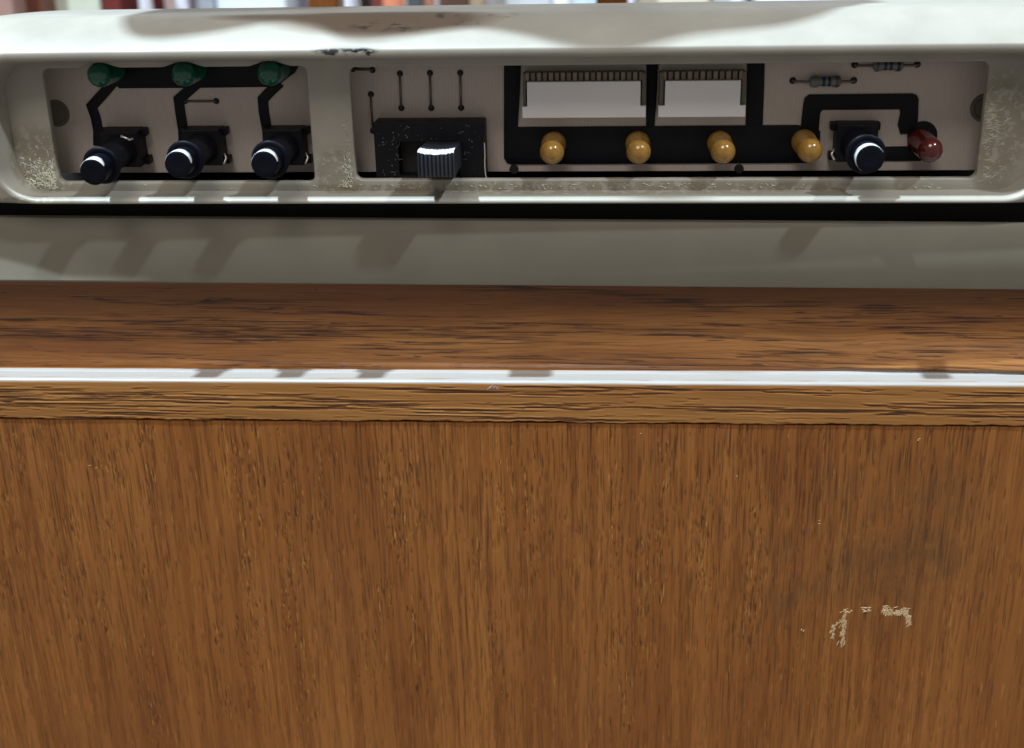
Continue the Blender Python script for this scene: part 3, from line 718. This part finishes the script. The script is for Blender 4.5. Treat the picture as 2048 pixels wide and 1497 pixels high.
# chipped spots on the front panel (pale bare wood)
b = bmesh.new(); rnd = random.Random(11)
def chips(px0, py0, px1, py1, n, ang, L=(0.5, 1.5), wd=(0.1, 0.25)):
    for _ in range(n):
        t = rnd.random(); x, z = at(px0 + (px1 - px0) * t + rnd.gauss(0, 3), py0 + (py1 - py0) * t + rnd.gauss(0, 3), -6.95)
        flake(b, x, z, rnd.uniform(*L), ang + rnd.gauss(0, 0.25), y=-6.86, hgt=0.10, wd=rnd.uniform(*wd))
V = (0.8, 2.2); W = (0.14, 0.34)
chips(1690, 1232, 1684, 1290, 44, 1.5, V, W); chips(1678, 1246, 1664, 1280, 14, 1.2, (0.6, 1.6), W); chips(1684, 1227, 1708, 1224, 10, 0.2, (0.6, 1.2), W)
chips(1726, 1222, 1742, 1224, 10, 0.1, (0.6, 1.3), W); chips(1768, 1225, 1802, 1233, 55, 1.3, (0.5, 1.2), W); chips(1770, 1222, 1822, 1222, 22, 0.05, (0.8, 1.8), (0.04, 0.1))
chips(1812, 1226, 1822, 1252, 46, 1.5, V, W); chips(1604, 1256, 1610, 1266, 2, 1.3, (0.5, 0.8)); chips(1640, 1040, 1648, 1043, 2, 0.1, (0.5, 0.8), (0.05, 0.08))
chips(1836, 880, 1842, 882, 2, 0.1, (0.5, 0.9), (0.05, 0.08)); chips(1272, 872, 1275, 888, 2, 1.4, (0.4, 0.7), (0.03, 0.06)); chips(1282, 870, 1286, 871, 1, 0.1, (0.8, 0.9), (0.03, 0.06))
chips(184, 928, 196, 931, 2, 0.05, (0.7, 1.4), (0.02, 0.03)); chips(1476, 950, 1478, 954, 2, 0.3, (0.4, 0.6), (0.04, 0.07))
put('bare_wood_chips', b, M_CHIP, CAB)['kind'] = 'stuff'
# grey scuff on the edge strip
b = bmesh.new()
for _ in range(9):
    x, z = at(988 + rnd.gauss(0, 7), 775 + rnd.gauss(0, 3), -7.1); flake(b, x, z, rnd.uniform(0.5, 1.1), 0.5 + rnd.gauss(0, 0.4), y=-7.13, hgt=0.05, wd=0.09)
put('grey_scuff', b, make_plain('grey_scuff_mark', (0.30, 0.29, 0.30), 0.6), CAB)['kind'] = 'stuff'

# ================================================================== what stands behind, out of focus
M_TABLE = make_plain('pale_bench_top', (0.42, 0.40, 0.37), 0.5)
o = put('bench', box(-1500, 1500, 430, 1500, -150, -120, bw=3), M_TABLE); o['kind'] = 'structure'
o = put('wall', box(-3500, 3500, 1900, 1950, -900, 2400), make_plain('pale_wall', (0.55, 0.55, 0.54), 0.8)); o['kind'] = 'structure'
def bx(px0, px1, Y, col, h, kind, lab, cat, dep=60):
    x0 = at(px0, 8, Y)[0]; x1 = at(px1, 8, Y)[0]; cx = (x0 + x1) / 2; wd = x1 - x0; zb = -120
    mt = make_plain('paint_' + kind, col, 0.45, var=0.08)
    if kind == 'storage_box':
        t = root(kind, lab, cat, (cx, Y + dep / 2, zb))
        put('box_body', box(-wd / 2, wd / 2, -dep / 2, dep / 2, 0, h * 0.86, bw=2), mt, t, loc=(cx, Y + dep / 2, zb))
        put('box_lid', box(-wd / 2 - 1, wd / 2 + 1, -dep / 2 - 1, dep / 2 + 1, h * 0.86 + 0.3, h, bw=2), mt, t, loc=(cx, Y + dep / 2, zb))
    elif kind == 'book':
        t = root(kind, lab, cat, (cx, Y + dep / 2, zb))
        b = box(-wd / 2, -wd / 2 + 2, -dep / 2, dep / 2, 0, h); box(wd / 2 - 2, wd / 2, -dep / 2, dep / 2, 0, h, b); box(-wd / 2 + 2, wd / 2 - 2, -dep / 2, -dep / 2 + 2, 0, h, b)
        put('book_cover', b, mt, t, loc=(cx, Y + dep / 2, zb))
        put('pages', box(-wd / 2 + 2.2, wd / 2 - 2.2, -dep / 2 + 2.2, dep / 2 - 3, 2, h - 3), M_CREAM, t, loc=(cx, Y + dep / 2, zb))
    elif kind == 'bottle':
        t = root(kind, lab, cat, (cx, Y, zb)); r = wd / 2
        put('bottle_body', lathe([(0, 0), (r * 0.92, 0), (r, 4), (r, h * 0.62), (r * 0.9, h * 0.70), (r * 0.45, h * 0.82), (r * 0.42, h * 0.9), (0, h * 0.9)], 32, 'Z'), mt, t, loc=(cx, Y, zb), smooth=True, auto=60)
        put('cap', lathe([(0, h * 0.9), (r * 0.5, h * 0.9), (r * 0.5, h * 0.995), (r * 0.44, h), (0, h)], 32, 'Z'), M_WHITE, t, loc=(cx, Y, zb), smooth=True, auto=60)
    else:                                            # canister
        t = root(kind, lab, cat, (cx, Y, zb)); r = wd / 2
        put('canister_body', lathe([(0, 0), (r * 0.96, 0), (r, 3), (r, h * 0.9), (0, h * 0.9)], 32, 'Z'), mt, t, loc=(cx, Y, zb), smooth=True, auto=60)
        put('lid', lathe([(0, h * 0.9 + .2), (r * 1.02, h * 0.9 + .2), (r * 1.02, h * 0.98), (r * 0.9, h), (0, h)], 32, 'Z'), mt, t, loc=(cx, Y, zb), smooth=True, auto=60)
items = [
 (-40, 24, 560, (0.30, 0.18, 0.15), 150, 'book', 'dull pink-brown book spine at the far left behind the unit', 'book'),
 (27, 85, 580, (0.11, 0.032, 0.018), 155, 'book', 'dark red-brown book next to the pale green box', 'book'),
 (92, 200, 600, (0.50, 0.52, 0.42), 165, 'storage_box', 'pale green-cream box between dark red books', 'box'),
 (206, 240, 600, (0.13, 0.018, 0.015), 160, 'book', 'maroon book right of the pale green box', 'book'),
 (243, 275, 640, (0.012, 0.01, 0.012), 150, 'book', 'black book between maroon book and white bottle', 'book'),
 (278, 305, 570, (0.55, 0.53, 0.58), 140, 'bottle', 'small white bottle in front of the dark red books', 'bottle'),
 (305, 327, 640, (0.14, 0.02, 0.02), 150, 'book', 'dark red book right of the small white bottle', 'book'),
 (329, 350, 620, (0.32, 0.22, 0.20), 145, 'book', 'thin brown-pink book left of the grey boxes', 'book'),
 (352, 378, 600, (0.62, 0.61, 0.70), 150, 'bottle', 'lavender white bottle left of the grey box', 'bottle'),
 (380, 430, 640, (0.36, 0.36, 0.39), 160, 'storage_box', 'mid grey box left of the pale blue box', 'box'),
 (433, 572, 600, (0.66, 0.70, 0.74), 165, 'storage_box', 'wide pale blue-white box left of the purple-grey one', 'box'),
 (576, 664, 640, (0.30, 0.28, 0.36), 160, 'storage_box', 'purple-grey box between pale boxes', 'box'),
 (669, 716, 600, (0.66, 0.70, 0.82), 150, 'canister', 'bluish white canister left of the maroon book', 'canister'),
 (719, 742, 680, (0.06, 0.03, 0.035), 150, 'book', 'near-black book right of the white canister', 'book'),
 (744, 766, 640, (0.15, 0.03, 0.02), 155, 'book', 'maroon book left of the orange canister', 'book'),
 (766, 810, 580, (0.62, 0.20, 0.11), 150, 'canister', 'orange canister in the middle behind the unit', 'canister'),
 (813, 842, 640, (0.07, 0.075, 0.08), 155, 'book', 'charcoal book right of the orange canister', 'book'),
 (848, 872, 590, (0.32, 0.12, 0.08), 130, 'bottle', 'small rust brown bottle beside the charcoal book', 'bottle'),
 (876, 938, 640, (0.10, 0.05, 0.035), 155, 'storage_box', 'dark brown box left of the tan book', 'box'),
 (940, 966, 620, (0.30, 0.22, 0.14), 150, 'book', 'tan book between brown and light grey boxes', 'book'),
 (968, 1104, 640, (0.52, 0.52, 0.55), 165, 'storage_box', 'wide light grey box right of the tan book', 'box'),
 (1107, 1141, 600, (0.85, 0.88, 0.90), 150, 'canister', 'bright white canister right of the light grey box', 'canister'),
 (1146, 1222, 640, (0.55, 0.66, 0.78), 160, 'storage_box', 'pale sky blue box right of the white canister', 'box'),
 (1226, 1268, 620, (0.56, 0.56, 0.68), 150, 'book', 'lavender book left of the cream box', 'book'),
 (1272, 1420, 640, (0.62, 0.56, 0.44), 165, 'storage_box', 'wide cream yellow box behind the unit', 'box'),
 (1424, 1668, 660, (0.68, 0.72, 0.82), 165, 'storage_box', 'widest bluish white box behind the single push button', 'box'),
 (1676, 1770, 640, (0.55, 0.53, 0.50), 160, 'storage_box', 'warm grey box left of the lavender blue book', 'box'),
 (1775, 1810, 620, (0.42, 0.46, 0.66), 155, 'book', 'lavender blue book left of the teal book', 'book'),
 (1814, 1860, 610, (0.06, 0.38, 0.42), 155, 'book', 'teal book near the right end of the row', 'book'),
 (1864, 2110, 640, (0.60, 0.57, 0.50), 165, 'storage_box', 'large off-white box at the right end of the row', 'box')]
for it in items: bx(*it)
# the bent black cable in front of the bluish box
c0 = at(1492, -25, 560)
t = root('black_cable', 'thin black cable bending down in front of the widest bluish box', 'cable', (c0[0], 560, -120))
pts = [(at(a, b_, 560)[0], 560, at(a, b_, 560)[1]) for a, b_ in ((1440, -60), (1470, -20), (1496, 0), (1513, 11), (1500, 30), (1480, 70))]
pts.append((pts[-1][0] - 10, 560, -119))
sm = []
for i in range(len(pts) - 1):
    for u_ in (0, 0.33, 0.66): sm.append(tuple(pts[i][q] * (1 - u_) + pts[i + 1][q] * u_ for q in range(3)))
sm.append(pts[-1])
b = tube(sm, 1.6, 8)
bmesh.ops.translate(b, verts=b.verts, vec=(-c0[0], -560, 120))
put('cable_sheath', b, M_BLACK, t, loc=(c0[0], 560, -120), smooth=True)

# ================================================================== unseen shelf added above the frame, its cloth shaped to shade the upper rim
t = root('shade_shelf', 'added unseen shelf with a cloth shaped to shade the upper rim', 'shelf', (-30, 200, -120))
put('shade_board', box(-104, 26, -2, 240, 128, 140, bw=1), M_PANEL, t)
put('shade_post', box(-96, -84, 242, 254, -33, 140, bw=1), M_PANEL, t); put('shade_post', box(14, 26, 242, 254, -33, 140, bw=1), M_PANEL, t)
edge = [(-106, 20), (-104, -14), (-100, -18.5), (-92, -18.0), (-84, -16.5), (-76, -13), (-70, -12.5), (-64, -15), (-62, -19.5), (-55, -19.5), (-46, -17.5), (-40, -15.5), (-30, -17), (-20, -22), (-10, -23.5), (-2, -20), (8, -18), (18, -17), (26, -14), (33, -8), (38, 5), (40, 20)]
b = bmesh.new(); rows = []
for i, (x, y) in enumerate(edge):
    rows.append([b.verts.new(p) for p in ((x - 5, y - 3, 112), (x * 0.99 - 5, y + 1, 116 + (i % 3)), (x * 0.97 - 6, max(y + 11, -6), 126), (x * 0.95 - 6.5, max(y + 21, 9), 142), (x * 0.95 - 6.5, 240, 142))])
for A, B in zip(rows, rows[1:]):
    for q in range(4): b.faces.new((A[q], A[q + 1], B[q + 1], B[q]))
o = put('shade_cloth', b, make_plain('grey_shade_cloth', (0.4, 0.39, 0.37), 0.9), t, smooth=True)
sol = o.modifiers.new('thickness', 'SOLIDIFY'); sol.thickness = 0.8 * S
sb = o.modifiers.new('soft', 'SUBSURF'); sb.levels = sb.render_levels = 2
